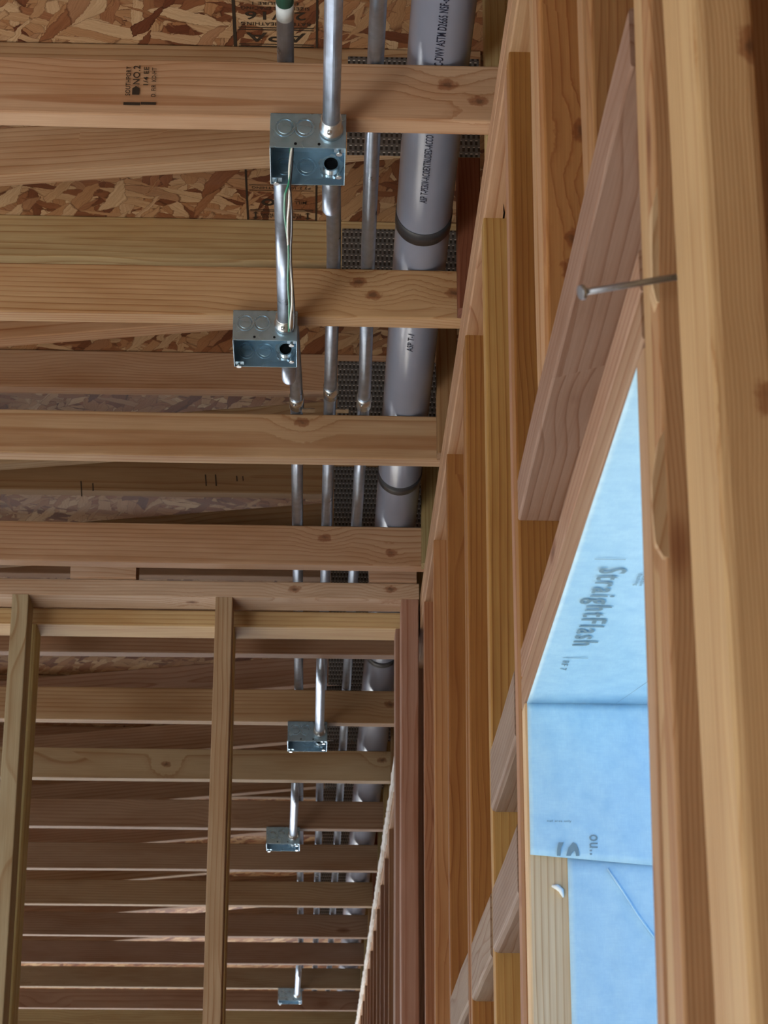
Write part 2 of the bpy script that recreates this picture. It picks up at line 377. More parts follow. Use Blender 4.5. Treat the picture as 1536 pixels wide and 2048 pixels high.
def marks(name, rects, xdir, ydir, center, mat, parent, h=.0002):
    """printed rectangles (x0,x1,y0,y1) or polygons in a flat local frame"""
    bm = bmesh.new()
    for r in rects:
        pts = [(r[0], r[2]), (r[1], r[2]), (r[1], r[3]), (r[0], r[3])] if not isinstance(r[0], tuple) else r
        bm.faces.new([bm.verts.new((a, b, h)) for a, b in pts])
    o = link(name, bm_mesh(bm, 'marks'), mat, parent)
    xd, yd = Vector(xdir).normalized(), Vector(ydir).normalized()
    mw = Matrix((xd, yd, xd.cross(yd))).transposed().to_4x4(); mw.translation = Vector(center)
    if parent: mw = parent.matrix_basis.inverted() @ mw
    o.matrix_basis = mw; return o
def knots(o, *pts):
    inv = o.matrix_basis.inverted()
    for k, p in zip(('knot_a', 'knot_b', 'knot_c'), pts): o[k] = [float(v) for v in inv @ Vector(p)]
ORD = ['first', 'second', 'third', 'fourth', 'fifth', 'sixth', 'seventh', 'eighth', 'ninth', 'tenth', 'eleventh', 'twelfth', 'thirteenth', 'fourteenth', 'fifteenth', 'sixteenth', 'seventeenth', 'eighteenth', 'nineteenth', 'twentieth']

H = 1.6181                  # underside of the ceiling joists
XW = .2302                  # inner face of the right wall
S = .6096
TAN = (.45, .265, .14); ORANGE = (.29, .135, .036); GREENISH = (.42, .31, .14); PINK = (.46, .30, .215)
BROWN = (.36, .21, .125); PALE = (.56, .42, .25); RED = (.28, .115, .07); CREAM = (.70, .56, .36); GREYB = (.25, .185, .145)

# ------------------------------------------------------------------ setting
YB, YF, XL, XR = -2.2, 13.6, -4.6, .372
def struct(name, boxes, mat):
    bm = bmesh.new()
    for b in boxes: bx(bm, *b)
    return tag(link(name, bm_mesh(bm, name), mat), kind='structure')
struct('floor', [(XL-.6, 1.2, YB-2.5, YF+.6, -ZC-.1, -ZC)], 'concrete')
struct('ceiling', [(XL-.3, XR+.012, YB-.3, YF, 2.101, 2.113)], 'osb')
SILL = -.62
wr = struct('wall_right', [(XR, XR+.012, YB, 1.505, -ZC, 2.1), (XR, XR+.012, 2.380, YF, -ZC, 2.1), (XR, XR+.012, 1.505, 2.380, .696, 2.1), (XR, XR+.012, 1.505, 2.380, -ZC, SILL)], 'osb')
struct('wall_back', [(XL, -3.4, YB-.1, YB, -ZC, 2.1), (-1.6, XR, YB-.1, YB, -ZC, 2.1), (-3.4, -1.6, YB-.1, YB, .55, 2.1)], 'wall_board')  # unseen; opening added around the low lamp to control incoming light
struct('wall_left', [(XL-.1, XL, YB, -.2, -ZC, 2.1), (XL-.1, XL, -.2, YF, 1.45, 2.1), (XL-.1, XL, 2.7, 8.2, -ZC, 1.45)], 'wall_board')  # unseen; solid and open stretches shaped to place sun patches on the slab
struct('wall_far', [(XL, XR, YF, YF+.1, .9, 2.1), (XL, -4.0, YF, YF+.1, -ZC, .9)], 'wall_board')  # unseen; left open low down so added brightness reaches the joist undersides

# ------------------------------------------------------------------ right wall framing
def plate_run(z0, z1, cuts, name, labels, color):
    for i in range(len(cuts)-1):
        o = lum(name, XW, XW+.14, cuts[i], cuts[i+1]-.002, z0, z1, 'Y', color, wob=.0002)
        tag(o, labels[i], 'top plate', 'doubled top plates of the right wall')
plate_run(1.542, 1.5795, [.3, 2.46, 4.63, 13.3], 'top_plate', ['lower top plate of right wall, cracked length above the header opening', 'lower top plate of right wall, length under the nearest joists', 'lower top plate of right wall, length inside the far room'], (.43, .265, .15))
plate_run(1.580, 1.618, [.3, 3.7, 13.3], 'top_plate', ['upper top plate of right wall, near length carrying the first two joists', 'upper top plate of right wall, far length running past the partition'], (.45, .29, .175))
PL = [o_ for o_ in COL.objects if o_.name.startswith('top_plate')]
marks('crack', [((2.8041, 0.2543), (2.8329, 0.2595), (2.9001, 0.2607), (2.9462, 0.2637), (3.0425, 0.2656), (3.1792, 0.271), (3.0426, 0.2641), (2.9463, 0.2616), (2.8926, 0.2579), (2.833, 0.2574))], (0, 1, 0), (1, 0, 0), (0, 0, 1.5418), 'ink', PL[1])
marks('crack', [((2.8041, 0.2543), (2.8329, 0.2595), (2.9001, 0.2607), (2.9462, 0.2637), (3.0425, 0.2656), (3.1792, 0.271), (3.0426, 0.2641), (2.9463, 0.2616), (2.8926, 0.2579), (2.833, 0.2574))], (0, 1, 0), (1, 0, 0), (0, 0, 1.5418), 'ink', PL[0])
bpl = lum('bottom_plate', XW, XW+.14, .3, 13.3, -ZC, -ZC+.038, 'Y', TAN); tag(bpl, 'wooden bottom plate of the right wall on the slab', 'bottom plate')
WS = []
def wstud(y0, y1, color, label, z0=-ZC+.038, z1=1.542, name='wall_stud', x1=XW+.14, x0=XW, wob=.0016, lean=0):
    o = lum(name, x0, x1, y0, y1-.0006, z0, z1, 'Z', color, wob=wob)
    if lean: 
        o.matrix_basis = Matrix.Translation((0, lean*((z0+z1)/2-.6), 0)) @ o.matrix_basis @ Matrix.Identity(4)
        # shear-free lean: small rotation about x
        c = Vector(o.matrix_basis.translation); o.matrix_basis = Matrix.Translation(c) @ Matrix.Rotation(-math.atan(lean), 4, 'X') @ Matrix.Translation(-c) @ o.matrix_basis
    tag(o, label, 'stud', 'studs of the right wall'); WS.append(o); return o
# cripples above the header (stand on its top plate)
wstud(1.678, 1.7161, (.34, .18, .07), 'cripple stud above header, near one of the pair nearest the nail', .972)
wstud(1.7165, 1.7545, (.36, .215, .11), 'cripple stud above header, far one of the pair nearest the nail', .972)
wstud(2.061, 2.099, (.36, .175, .06), 'orange cripple stud above header with a big split knot', .972)
wstud(2.0995, 2.1375, (.42, .26, .14), 'cripple stud hidden tight behind the knotty one above header', .972)
wstud(2.138, 2.176, (.42, .26, .14), 'third ply cripple stud above header, deepest behind the knotty one', .972)
# far side of the window
tr = wstud(2.382, 2.4195, CREAM, 'pale cream trimmer stud at the far side of the window opening', z1=.694)
wstud(2.420, 2.458, ORANGE, 'orange king stud beside the pale window trimmer')
wstud(2.4585, 2.496, BROWN, 'second ply king stud behind the window trimmer', z1=1.542)
ys = [(2.850, .038, (.42, .255, .085)), (3.235, .038, ORANGE), (3.275, .030, ORANGE), (3.725, .038, ORANGE), (4.165, .038, (.38, .20, .09)), (4.54, .038, (.33, .16, .08))]
names = ['yellowish stud, next one past the window king stud', 'orange stud, second past the window king stud', 'thin doubled stud tight behind the second one past the window', 'orange stud, third bay past the window king stud', 'brown stud, fourth bay past the window king stud', 'reddish brown stud just before the partition wall']
for (y, t, c), nm in zip(ys, names): wstud(y, y+t, c, nm)
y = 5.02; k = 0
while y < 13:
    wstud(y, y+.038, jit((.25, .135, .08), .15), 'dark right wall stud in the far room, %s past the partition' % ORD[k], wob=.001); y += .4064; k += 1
# near side of the window
L = .055
wstud(1.462, 1.500, (.38, .25, .145), 'near trimmer stud of the window opening', z1=.690, lean=-L, x1=XW+.10)
wstud(1.424, 1.4618, (.43, .29, .15), 'near king stud, far ply, beside the window opening', lean=-L)
wstud(1.386, 1.4236, (.36, .215, .105), 'near king stud, near ply with torn splintered patches', lean=-L)
# header over the window
hd = empty('window_header', (XW, 1.95, .694)); tag(hd, 'built up wooden header box over the window opening', 'header')
lum('bottom_board', XW, XW+.14, 1.462, 2.4195, .696, .7335, 'Y', (.36, .235, .16), hd)
lum('bottom_board', XW, XW+.14, 1.462, 2.4195, .734, .768, 'Y', (.36, .235, .16), hd)
lum('top_board', XW, XW+.14, 1.462, 2.4195, .921, .972, 'Y', (.265, .17, .125), hd, wob=.0015)
lum('web_board', XW+.10, XW+.14, 1.462, 2.4195, .768, .921, 'Y', BROWN, hd)
sl = lum('window_sill_plate', XW, XW+.14, 1.50, 2.382, SILL-.038, SILL, 'Y', TAN); tag(sl, 'wooden sill plate under the window opening', 'sill')
# nearest post with its nail
post = lum('wall_post', XW, XW+.0375, 1.205, 1.318, -ZC+.038, 1.60, 'Z', (.46, .315, .165), wob=.001, bev=.006)
pv_ = Vector((XW, 1.318, .75)); post.matrix_basis = Matrix.Translation(pv_) @ Matrix.Rotation(-math.atan(.022), 4, 'X') @ Matrix.Translation(-pv_) @ post.matrix_basis
tag(post, 'blurred pale post closest to the camera with a nail sticking out', 'post')
nail = empty('nail', (XW, 1.322, .672)); tag(nail, 'long grey steel nail sticking out of the nearest post', 'nail')
nd = Vector((.167, 1.30, .651)) - Vector((XW+.004, 1.316, .672)); p0 = Vector((XW+.004, 1.316, .672))
tube('shank', [p0, p0+nd*.985], .0021, 'nail_steel', nail, 12)
tube('head', [p0+nd*.975, p0+nd*1.0, p0+nd*1.012], .0048, 'nail_steel', nail, 14)

PATCH1 = [((0.2447, 0.805), 0), ((0.2344, 0.7842), -0.001), ((0.2281, 0.7574), -0.002), ((0.2263, 0.7188), -0.003), ((0.2258, 0.6978), -0.002), ((0.2284, 0.6854), -0.001), ((0.2344, 0.6832), 0), ((0.2406, 0.6841), 0), ((0.2446, 0.7461), 0)]
PATCH2 = [((0.2374, 0.609), 0), ((0.2264, 0.5853), -0.001), ((0.2212, 0.5566), -0.002), ((0.2211, 0.5355), -0.003), ((0.2222, 0.5145), -0.002), ((0.227, 0.5056), -0.001), ((0.2335, 0.5043), 0), ((0.2376, 0.5078), 0), ((0.2393, 0.5605), 0)]
for pts, cc in ((PATCH1, (.47, .34, .20)), (PATCH2, (.44, .31, .18))):
    bm = bmesh.new(); f0 = [bm.verts.new((x, 1.386 - .055*(z-.6) - .0008 + dy*.3, z)) for (x, z), dy in pts]; b0 = [bm.verts.new((x, 1.396, z)) for (x, z), dy in pts]
    bm.faces.new(f0); bm.faces.new(list(reversed(b0)))
    for i in range(len(pts)): bm.faces.new((f0[i], b0[i], b0[(i+1) % len(pts)], f0[(i+1) % len(pts)]))
    bmesh.ops.triangulate(bm, faces=bm.faces[:1]); bmesh.ops.recalc_face_normals(bm, faces=bm.faces)
    me = bm_mesh(bm, 'torn'); ks = WS[-1]; o = link('torn_grain', me, 'lumber', ks, cc)
    mz_ = Matrix.Rotation(R(-90), 4, 'Y'); cen = sum((Vector((x, 1.39, z)) for (x, z), dy in pts), Vector())/len(pts)
    fr_ = Matrix.Translation(cen) @ Matrix.Rotation(R(12), 4, 'Y') @ mz_
    me.transform(fr_.inverted()); o.matrix_basis = ks.matrix_basis.inverted() @ fr_
knots(WS[2], (0.268, 2.06, 1.219), (0.258, 2.06, 1.092), (0.254, 2.06, 1.057))
post['straight_grain'] = 1.0
for o_ in WS[-3:] + [WS[3]]: o_['straight_grain'] = .6
knots(post, (0.259, 1.205, 0.536), (0.265, 1.205, 0.778))
tr['straight_grain'] = .5
# fire blocks between studs, low in the frame
def block(y0, y1, z0, z1, label, x1=XW+.062, c=GREYB):
    o = lum('fire_block', XW-.001, x1, y0, y1, z0, z1, 'Y', c, wob=.002, bev=.006); tag(o, label, 'blocking', 'fire blocks between the right wall studs'); return o
block(2.497, 2.849, .685, .770, 'greyish split fire block, highest one, right beside the window')
block(2.497, 2.849, .505, .590, 'greyish fire block under the highest one beside the window')
block(2.889, 3.234, .505, .590, 'weathered fire block in the second bay past the window')
block(3.307, 3.724, .512, .592, 'weathered fire block in the third bay past the window')

# window flashing membrane: soffit sheet and jamb sheets, one lapped skin
fl = empty('flashing_membrane', (.30, 2.38, .69)); tag(fl, 'pale blue flashing membrane wrapped over the window head and far jamb', 'flashing')
def sheet(name, corners, n=(26, 20), amp=.0005, thick=.0007, seed=1):
    rnd = random.Random(seed); bm = bmesh.new(); g_ = []
    a, b, c, d = [Vector(q) for q in corners]; nor = (b-a).cross(d-a).normalized()
    ph = [rnd.uniform(0, 6) for _ in range(6)]
    for i in range(n[0]+1):
        row = []
        for j in range(n[1]+1):
            u, v = i/n[0], j/n[1]
            p = a*(1-u)*(1-v)+b*u*(1-v)+c*u*v+d*(1-u)*v
            e = amp*(math.sin(7*u+ph[0]+3*v)*math.sin(5*v+ph[1]) + .5*math.sin(19*u+ph[2]-9*v))*min(1, 12*u*(1-u), 12*v*(1-v))
            row.append(bm.verts.new(p+nor*e))
        g_.append(row)
    for i in range(n[0]):
        for j in range(n[1]): bm.faces.new((g_[i][j], g_[i+1][j], g_[i+1][j+1], g_[i][j+1]))
    me = bm_mesh(bm, name, True); o = link(name, me, 'flashing_membrane', fl)
    for v in me.vertices: v.co -= Vector(fl.location)
    s = o.modifiers.new('s', 'SOLIDIFY'); s.thickness = thick; s.offset = 0
    return o
ZS = .6935; YJ = 2.3795
sheet('head_sheet', [(XW+.002, 1.50, ZS), (XW+.139, 1.50, ZS), (XW+.139, YJ, ZS), (XW+.002, YJ, ZS)], seed=3)
sheet('jamb_sheet', [(XW+.0022, YJ, ZS), (XW+.139, YJ, ZS), (XW+.139, YJ-.001, .515), (XW+.0022, YJ-.001, .526)], seed=5)
sheet('jamb_sheet', [(.272, YJ+.0012, .525), (XW+.139, YJ+.0012, .525), (XW+.139, YJ+.0012, SILL), (.272, YJ+.0012, SILL)], n=(14, 60), seed=8)
class _: pass
DN = (0, 0, -1)
text('lettering', 'StraightFlash', (0, 1, 0), (1, .0, 0), (.2665, 2.052, ZS-.0016), .232, .033, 'ink_grey', fl, .0002, .014, 1.25)
marks('print_line', [(-.0007, .0007, -.014, .014)], (0, 1, 0), (1, 0, 0), (.264, 1.912, ZS-.0016), 'ink_grey', fl)
marks('print_line', [(-.0007, .0007, -.013, .013)], (0, 1, 0), (1, 0, 0), (.266, 2.209, ZS-.0016), 'ink_grey', fl)
text('lettering', 'RF 7', (0, 1, 0), (1, 0, 0), (.2575, 2.236, ZS-.0016), .032, .007, 'ink_grey', fl)
text('lettering', 'Flexible\nflashing', (0, 1, 0), (1, 0, 0), (.2985, 1.966, ZS-.0016), .034, .010, 'ink_grey', fl)
marks('pencil_line', [((0, 0), (.0006, 0), (.1645, .0445), (.164, .045))], (0, -1, 0), (1, 0, 0), (.3285, 2.374, ZS-.0016), 'ink_navy', fl)
text('lettering', 'S', (0, 0, -1), (1, 0, 0), (.2725, YJ-.0026, .5245), .030, .024, 'ink_grey', fl, cut=.0)
text('lettering', 'ou..', (0, 0, -1), (1, 0, 0), (.300, YJ-.0022, .537), .022, .009, 'ink_grey', fl)
text('lettering', 'nail area only', (1, 0, 0), (0, 0, 1), (.264, YJ-.0022, .562), .026, .003, 'ink_grey', fl)
tube('crease', [(.314, YJ-.001, .512), (.330, YJ-.0014, .487), (.345, YJ-.0012, .462), (.362, YJ-.001, .438)], .0011, 'flashing_membrane', fl, 8)
pt = empty('putty_smear', (.262, YJ, .49)); tag(pt, 'small white smear of putty on the pale window trimmer', 'putty')
tube('smear', [(.2545, 2.380, .493), (.260, 2.380, .492), (.2645, 2.380, .488), (.2665, 2.380, .481)], .0024, 'white_putty', pt, 8, [.5, 1.3, 1.2, .4])

# ------------------------------------------------------------------ ceiling joists
yj = [2.713, 3.337, 3.936, 4.532, 5.164, 5.759, 6.370, 6.979, 7.592, 8.205, 8.819, 9.424, 10.045, 10.66, 11.26, 11.87]
sj = [.0045, -.0006, .0045, .005, -.004, .0027, .0015, .0017, -.003, -.003, .002, -.003, -.004, -.002, 0, 0]
jc = [(.50, .33, .205), (.47, .31, .165), (.43, .285, .165), (.41, .26, .16), (.27, .165, .105), (.38, .25, .14), (.36, .265, .16), (.27, .175, .115), (.28, .19, .125), (.30, .21, .125), (.24, .16, .11), (.22, .145, .105), (.22, .165, .105), (.20, .125, .085), (.24, .19, .10), (.2, .13, .09)]  # far room joists coloured darker, that room's shade put into the wood
jl = ['nearest ceiling joist, stamped with black grade lettering', 'second ceiling joist, above the second junction box', 'third ceiling joist, crossing bare of any box', 'fourth ceiling joist, just before the partition top plate', 'shade-toned fifth joist, first one beyond the partition plates', 'sixth joist, above the first box of the far room', 'seventh joist, plain one between two far room boxes', 'eighth joist, above the middle box of the far room', 'ninth joist, next past the middle far room box', 'tenth joist, in the dim middle of the far room', 'eleventh joist, shade-toned one in the far room', 'twelfth joist, just before the most distant box', 'thirteenth joist, carrying the most distant box', 'fourteenth joist, next to last visible at the bottom', 'fifteenth joist, lowest sliver at the bottom of the frame', 'sixteenth joist, beyond the bottom edge']
JO = []
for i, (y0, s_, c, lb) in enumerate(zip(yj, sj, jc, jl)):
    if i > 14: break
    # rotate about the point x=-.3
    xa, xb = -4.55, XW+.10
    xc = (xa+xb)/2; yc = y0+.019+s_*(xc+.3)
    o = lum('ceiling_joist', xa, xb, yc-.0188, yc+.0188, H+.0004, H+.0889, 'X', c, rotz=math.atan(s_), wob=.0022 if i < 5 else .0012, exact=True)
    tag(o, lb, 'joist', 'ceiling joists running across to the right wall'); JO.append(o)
# grade stamp on the first joist
YS = 2.7128
knots(JO[0], (.172, 2.714, 1.675), (.215, 2.714, 1.650))
knots(JO[1], (.063, 3.337, 1.683), (.087, 3.337, 1.660), (.221, 3.337, 1.666))
knots(JO[2], (-.03, 3.936, 1.69))
knots(JO[3], (.018, 4.532, 1.680), (.16, 4.532, 1.648))
knots(JO[5], (.2, 5.76, 1.67)); knots(JO[6], (.2, 6.37, 1.68), (-.42, 6.37, 1.66))
def jst(body, x, zc_, wd, ht): text('grade_stamp', body, (0, 0, 1), (-1, 0, 0), (x, YS-.0006, zc_), wd, ht, 'ink', JO[0])
jst('SOUTHPORT', -.2665, 1.669, .046, .0068); jst('NO.2', -.2555, 1.679, .030, .0095); jst('1/4 EE', -.2425, 1.6775, .029, .0068); jst('D. FIR  KD-HT', -.2315, 1.668, .046, .0062)
marks('grade_stamp', [((-.006, -.005), (.004, -.005), (.008, 0), (.004, .005), (-.006, .005)), ], (0, 0, 1), (-1, 0, 0), (-.2555, YS-.0006, 1.6535), 'ink', JO[0])
marks('grade_stamp', [(-.0235, -.0005, -.0035, .0012), (.0, .0205, -.0025, .002)], (1, 0, 0), (0, 0, 1), (-.248, YS-.0006, 1.6345), 'ink', JO[0])
marks_each('pencil_mark', [(-.315, -.3138, -.012, .012), (-.292, -.2905, -.008, .008)], (1, 0, 0), (0, 0, 1), (-.2, yj[3]-3, 1.7), 'ink', JO[3])

# ------------------------------------------------------------------ roof trusses above the joists
plate_me = None
def truss(y0, idx, c1, c2, label):
    t = empty('floor_truss', (XW, y0, 1.895)); tag(t, label, 'truss', 'open web trusses under the sheathing')
    lum('top_chord', -4.5, .265, y0, y0+.038, 2.012, 2.1005, 'X', c1, t, wob=.0015)
    xa = -4.4; f = lambda x: 1.997-.100*(.10-x)
    dz = .0889/2
    lum2('bottom_chord', (xa, y0+.019, f(xa)-dz), (.115, y0+.019, f(.115)-dz), .038, .0889, c2, t)
    lum('heel_block', .1155, .262, y0+.0005, y0+.0375, 1.911, 2.0115, 'X', c2, t)
    for x0, x1, z0, z1 in ((.042, .262, 1.895, 2.083),):
        bm = bmesh.new(); bx(bm, x0-.15, x1-.15, -.0012, 0, z0-1.99, z1-1.99)
        o = link('nail_plate', bm_mesh(bm, 'np'), 'nail_plate_metal', t); o.location = Vector((.15, y0-.0004, 1.99))-Vector(t.location)
    return t
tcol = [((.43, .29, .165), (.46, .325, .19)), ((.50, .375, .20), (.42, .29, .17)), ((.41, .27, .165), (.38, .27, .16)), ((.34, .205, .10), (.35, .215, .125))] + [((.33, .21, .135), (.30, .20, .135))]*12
for k in range(12):
    y0 = 3.295+k*S; c1, c2 = tcol[k]
    nm = ['nearest truss, seen above and below the stamped joist', 'second truss, with a yellowish top chord above the second joist', 'third truss, greyish brown, just past the second junction box', 'fourth truss, with pencil layout marks, past the third joist'][k] if k < 4 else '%s truss from the camera, in shade above the far room joists' % ORD[k]
    t = truss(y0, k, jit(c1, .1), jit(c2, .1), nm)
    if k == 3:
        marks_each('pencil_mark', [(-.30, -.297, -.02, .02), (-.272, -.269, -.008, .012), (.00, .003, -.018, .012), (.024, .027, -.02, .01), (.075, .078, -.012, .002), (.090, .0925, -.012, 0)], (1, 0, .1), (-.1, 0, 1), (-.27, y0-.0012, 2.045), 'ink', t)
    # short post carrying the truss on the wall plate
    pz = lum('truss_post', .224, .262, y0-.0005, y0+.0375, H+.0003, 1.894, 'Z', [(.20, .07, .035), (.30, .18, .09), (.32, .25, .12), (.26, .2, .1)][k % 4], wob=.0008)
    if k < 10: tag(pz, 'short post standing on the wall plate under the %s truss' % ORD[k], 'post', 'short posts under the truss ends')
    else: tag(pz, 'short post under the %s truss, far back' % ORD[k], 'post', 'short posts under the truss ends')
pz = lum('truss_post', .231, .264, 2.790, 2.828, H+.0003, 2.1, 'Z', (.46, .36, .18), wob=.0008); tag(pz, 'greenish pale post behind the right end of the nearest joist', 'post', 'short posts under the truss ends')

# stamps printed on the sheathing
st = empty('sheathing_stamp', (-.079, 3.2, 2.1005)); tag(st, 'black panel grade stamp printed on the sheathing above the nearest joist', 'stamp')
def stext(par, body, x, y, wd, ht): text('lettering', body, (-1, 0, 0), (0, 1, 0), (x, y, 2.1005), wd, ht, 'ink', par, .0006)
def smark(par, rects, x, y): marks('border', rects, (-1, 0, 0), (0, 1, 0), (x, y, 2.1005), 'ink', par, .0005)
cx = -.079
smark(st, [(-.070, -.0665, -.14, .145), (.0655, .071, -.14, .14), (-.0635, .062, .072, .0745), (-.0635, .062, .0785, .081), (-.0635, .062, .122, .1245), (-.0635, .062, .1285, .132)], cx, 3.165)
stext(st, 'APA', cx, 3.267, .100, .028); stext(st, 'RATED SHEATHING', cx, 3.227, .115, .0095); stext(st, '24/16', cx, 3.203, .100, .024); stext(st, 'SIZED FOR SPACING', cx, 3.181, .112, .0085); stext(st, 'EXPOSURE 1', cx, 3.167, .075, .0085)
st2 = empty('sheathing_stamp', (-.075, 3.8, 2.1005)); tag(st2, 'black boxed stamp with arrows on the sheathing behind the nearest junction box', 'stamp')
cx = -.075
smark(st2, [(-.068, -.0645, -.13, .11), (.063, .067, -.13, .11), (-.061, .060, .043, .0455), (-.061, .060, .049, .0515), (-.061, .060, .085, .0875), (-.061, .060, .091, .0935), (-.061, .060, -.052, -.050), (-.061, .060, -.032, -.030)], cx, 3.82)
stext(st2, 'STRENGTH AXIS\nTHIS DIRECTION', cx, 3.888, .078, .018); stext(st2, 'PS 2-10  SHEATHING', cx, 3.779, .11, .009); stext(st2, 'MILL 000', cx+.025, 3.835, .045, .012); stext(st2, 'APA', cx, 3.925, .06, .014)
for sx in (-.05, .05):
    marks('arrow', [((0, .015), (-.006, .008), (-.0018, .008), (-.0018, -.008), (-.006, -.008), (0, -.015), (.006, -.008), (.0018, -.008), (.0018, .008), (.006, .008))], (-1, 0, 0), (0, 1, 0), (cx+sx, 3.888, 2.1005), 'ink', st2, .0005)
o = link('seal', ring_mesh(.007, .013, .0006), 'ink', st2); o.location = Vector((cx-.025, 3.835, 2.0997))-Vector(st2.location)

# ------------------------------------------------------------------ partition: double stud wall
def part_plate(y0, y1, z0, z1, x1, c, label):
    o = lum('partition_plate', -4.5, x1, y0, y1, z0, z1, 'X', c, exact=True, wob=.0015); tag(o, label, 'top plate', 'top plates of the partition'); return o
P1 = part_plate(4.712, 4.801, 1.605, 1.6425, .2275, (.50, .37, .27), 'whitish top plate of the near partition row')
knots(P1, (-.045, 4.712, 1.625), (.165, 4.712, 1.628), (-.27, 4.75, 1.605))
P2 = part_plate(4.842, 4.931, 1.580, 1.6175, .196, (.55, .39, .20), 'yellow top plate of the rear partition row')
for x, c, nm in ((-.659, (.42, .36, .24), 'left'), (-.217, (.42, .31, .20), 'middle'), (.189, (.36, .20, .145), 'right')):
    w_ = .036 if nm == 'left' else .0375
    o = lum('partition_stud', x, x+w_, 4.7115, 4.801, -ZC, 1.6045, 'Z', c, wob=.002, exact=True)
    tag(o, {'left': 'wide greenish partition stud at the left edge of the frame', 'middle': 'lone slim partition stud in the lower middle', 'right': 'reddish brown end stud of the partition beside the wall'}[nm], 'stud', 'near row partition studs')
    dx = {'left': .004, 'middle': .001, 'right': -.008}[nm]
    o = lum('partition_stud', x+dx, x+dx+w_, 4.8425, 4.931, -ZC, 1.5795, 'Z', (.56, .50, .27) if nm != 'right' else (.3, .17, .12), wob=.0015, exact=True)
    tag(o, {'left': 'pale yellow rear partition stud lined up behind the left one', 'middle': 'rear partition stud lined up behind the middle one', 'right': 'rear partition stud lined up behind the reddish end one'}[nm], 'stud', 'rear row partition studs')
o = lum('spacer_block', -.535, -.392, 4.705, 4.795, 1.6428, 1.700, 'X', (.50, .37, .28)); tag(o, 'pinkish spacer block on the partition plate left of the middle stud', 'block')
o = lum('spacer_block', .118, .222, 4.705, 4.795, 1.6428, 1.700, 'X', (.42, .27, .19)); tag(o, 'brown spacer block on the partition plate at the wall end', 'block')

# ragged drywall edge in the far room
bm = bmesh.new(); rnd = random.Random(4); n = 220; pv = []
for i in range(n+1):
    y_ = 5.05+(12.9-5.05)*i/n; lo = 1.560+rnd.uniform(-.016, .016); hi = 1.600+rnd.uniform(-.004, .006)
    pv.append([bm.verts.new(p) for p in ((.2235+rnd.uniform(-.003, .001), y_, lo), (.2225+rnd.uniform(-.002, .001), y_, hi), (.2298, y_, hi), (.2298, y_, lo))])
for i in range(n):
    for j in range(4): bm.faces.new((pv[i][j], pv[i][(j+1) % 4], pv[i+1][(j+1) % 4], pv[i+1][j]))
bm.faces.new(pv[0]); bm.faces.new(pv[-1]); bmesh.ops.recalc_face_normals(bm, faces=bm.faces)
tag(link('drywall_strip', bm_mesh(bm, 'dw'), 'drywall'), 'ragged white drywall edge along the far room wall plate', 'drywall')

# ------------------------------------------------------------------ drain pipe
def pipe_pt(y_): return Vector((.163+.0045*(min(y_, 5)-2.7) if y_ > 2.7 else .163, y_, 1.7525))
pipe = tube('drain_pipe', [pipe_pt(v) for v in (-2.0, 1, 2.7, 3.2, 4, 5, 7, 9, 13.3)], .0445, 'pvc', seg=48)
tag(pipe, 'thick grey plastic drain pipe lying on the joists along the wall', 'pipe')
for yc in (3.235, 4.332, 5.54, 8.6):
    d = pipe_pt(yc)-Vector(pipe.location)
    tube('coupling_band', [d+Vector((0, -.019, 0))+Vector(pipe.location), d+Vector((0, .019, 0))+Vector(pipe.location)], .0456, 'rubber_black', pipe, 48)
def pipetext(body, yc, L_, ht, ang=-10):
    c = pipe_pt(yc); a = R(ang); nrm = Vector((math.sin(a), 0, -math.cos(a)))
    text('lettering', body, (0, -1, 0), (-math.cos(a), 0, -math.sin(a)), c+nrm*.0447, L_, ht, 'ink_navy', pipe, .0003)
pipetext('PVC-DWV ASTM D2665 NSF-dwv  NON-PRESSURE', 2.585, .30, .0125, -4)
pipetext('ASP T-PS30V-ACOEXTRUDED-ACCO', 3.01, .205, .0115, -8)
pipetext('ASP T-1', 3.62, .07, .011, -8)

# ------------------------------------------------------------------ conduits
ZU = H+.0889+.0125; ZL = 1.591; RC = .0117
def conduit(pts, label, group='steel conduits along the joists', rad=.05):
    o = tube('conduit', smooth_path(pts, rad), RC, 'conduit_metal', seg=24); tag(o, label, 'conduit', group); return o
cA = conduit([(-.046, -2, ZU), (-.052, 2.82, ZU)], 'upper conduit with a green and white sticker near the top edge')
cC = conduit([(.066, -2, ZU), (.073, 2.7, ZU), (.078, 3.3, ZU), (.086, 3.8, ZU), (.087, 12.9, ZU)], 'long upper conduit closest to the drain pipe')
cB = conduit([(.013, 2.806, ZL), (.0135, 2.945, ZL), (.0165, 2.962, ZU), (.0225, 3.3, ZU), (.024, 12.9, ZU)], 'conduit bending up from the nearest box and running on', rad=.04)
cA2 = conduit([(-.050, 3.421, ZL), (-.050, 3.545, ZL), (-.047, 3.563, ZU), (-.040, 3.85, ZU), (-.038, 12.9, ZU)], 'conduit bending up from the second box and running on', rad=.04)
cP = conduit([(.008, -2, ZL), (.0125, 2.702, ZL)], 'bright lower conduit entering the front of the nearest box')
cL = conduit([(-.056, 2.806, ZL), (-.0545, 3.314, ZL)], 'short lower conduit joining the two nearest boxes')
def sleeve(par, x, ya, yb, z_, r, mat, name):
    return tube(name, [(x, ya, z_), (x, yb, z_)], r, mat, par, 24)
sleeve(cA, -.0518, 2.40, 2.588, ZU, RC+.0004, 'sticker_green', 'sticker')
sleeve(cA, -.0519, 2.589, 2.622, ZU, RC+.0004, 'sticker_white', 'sticker')
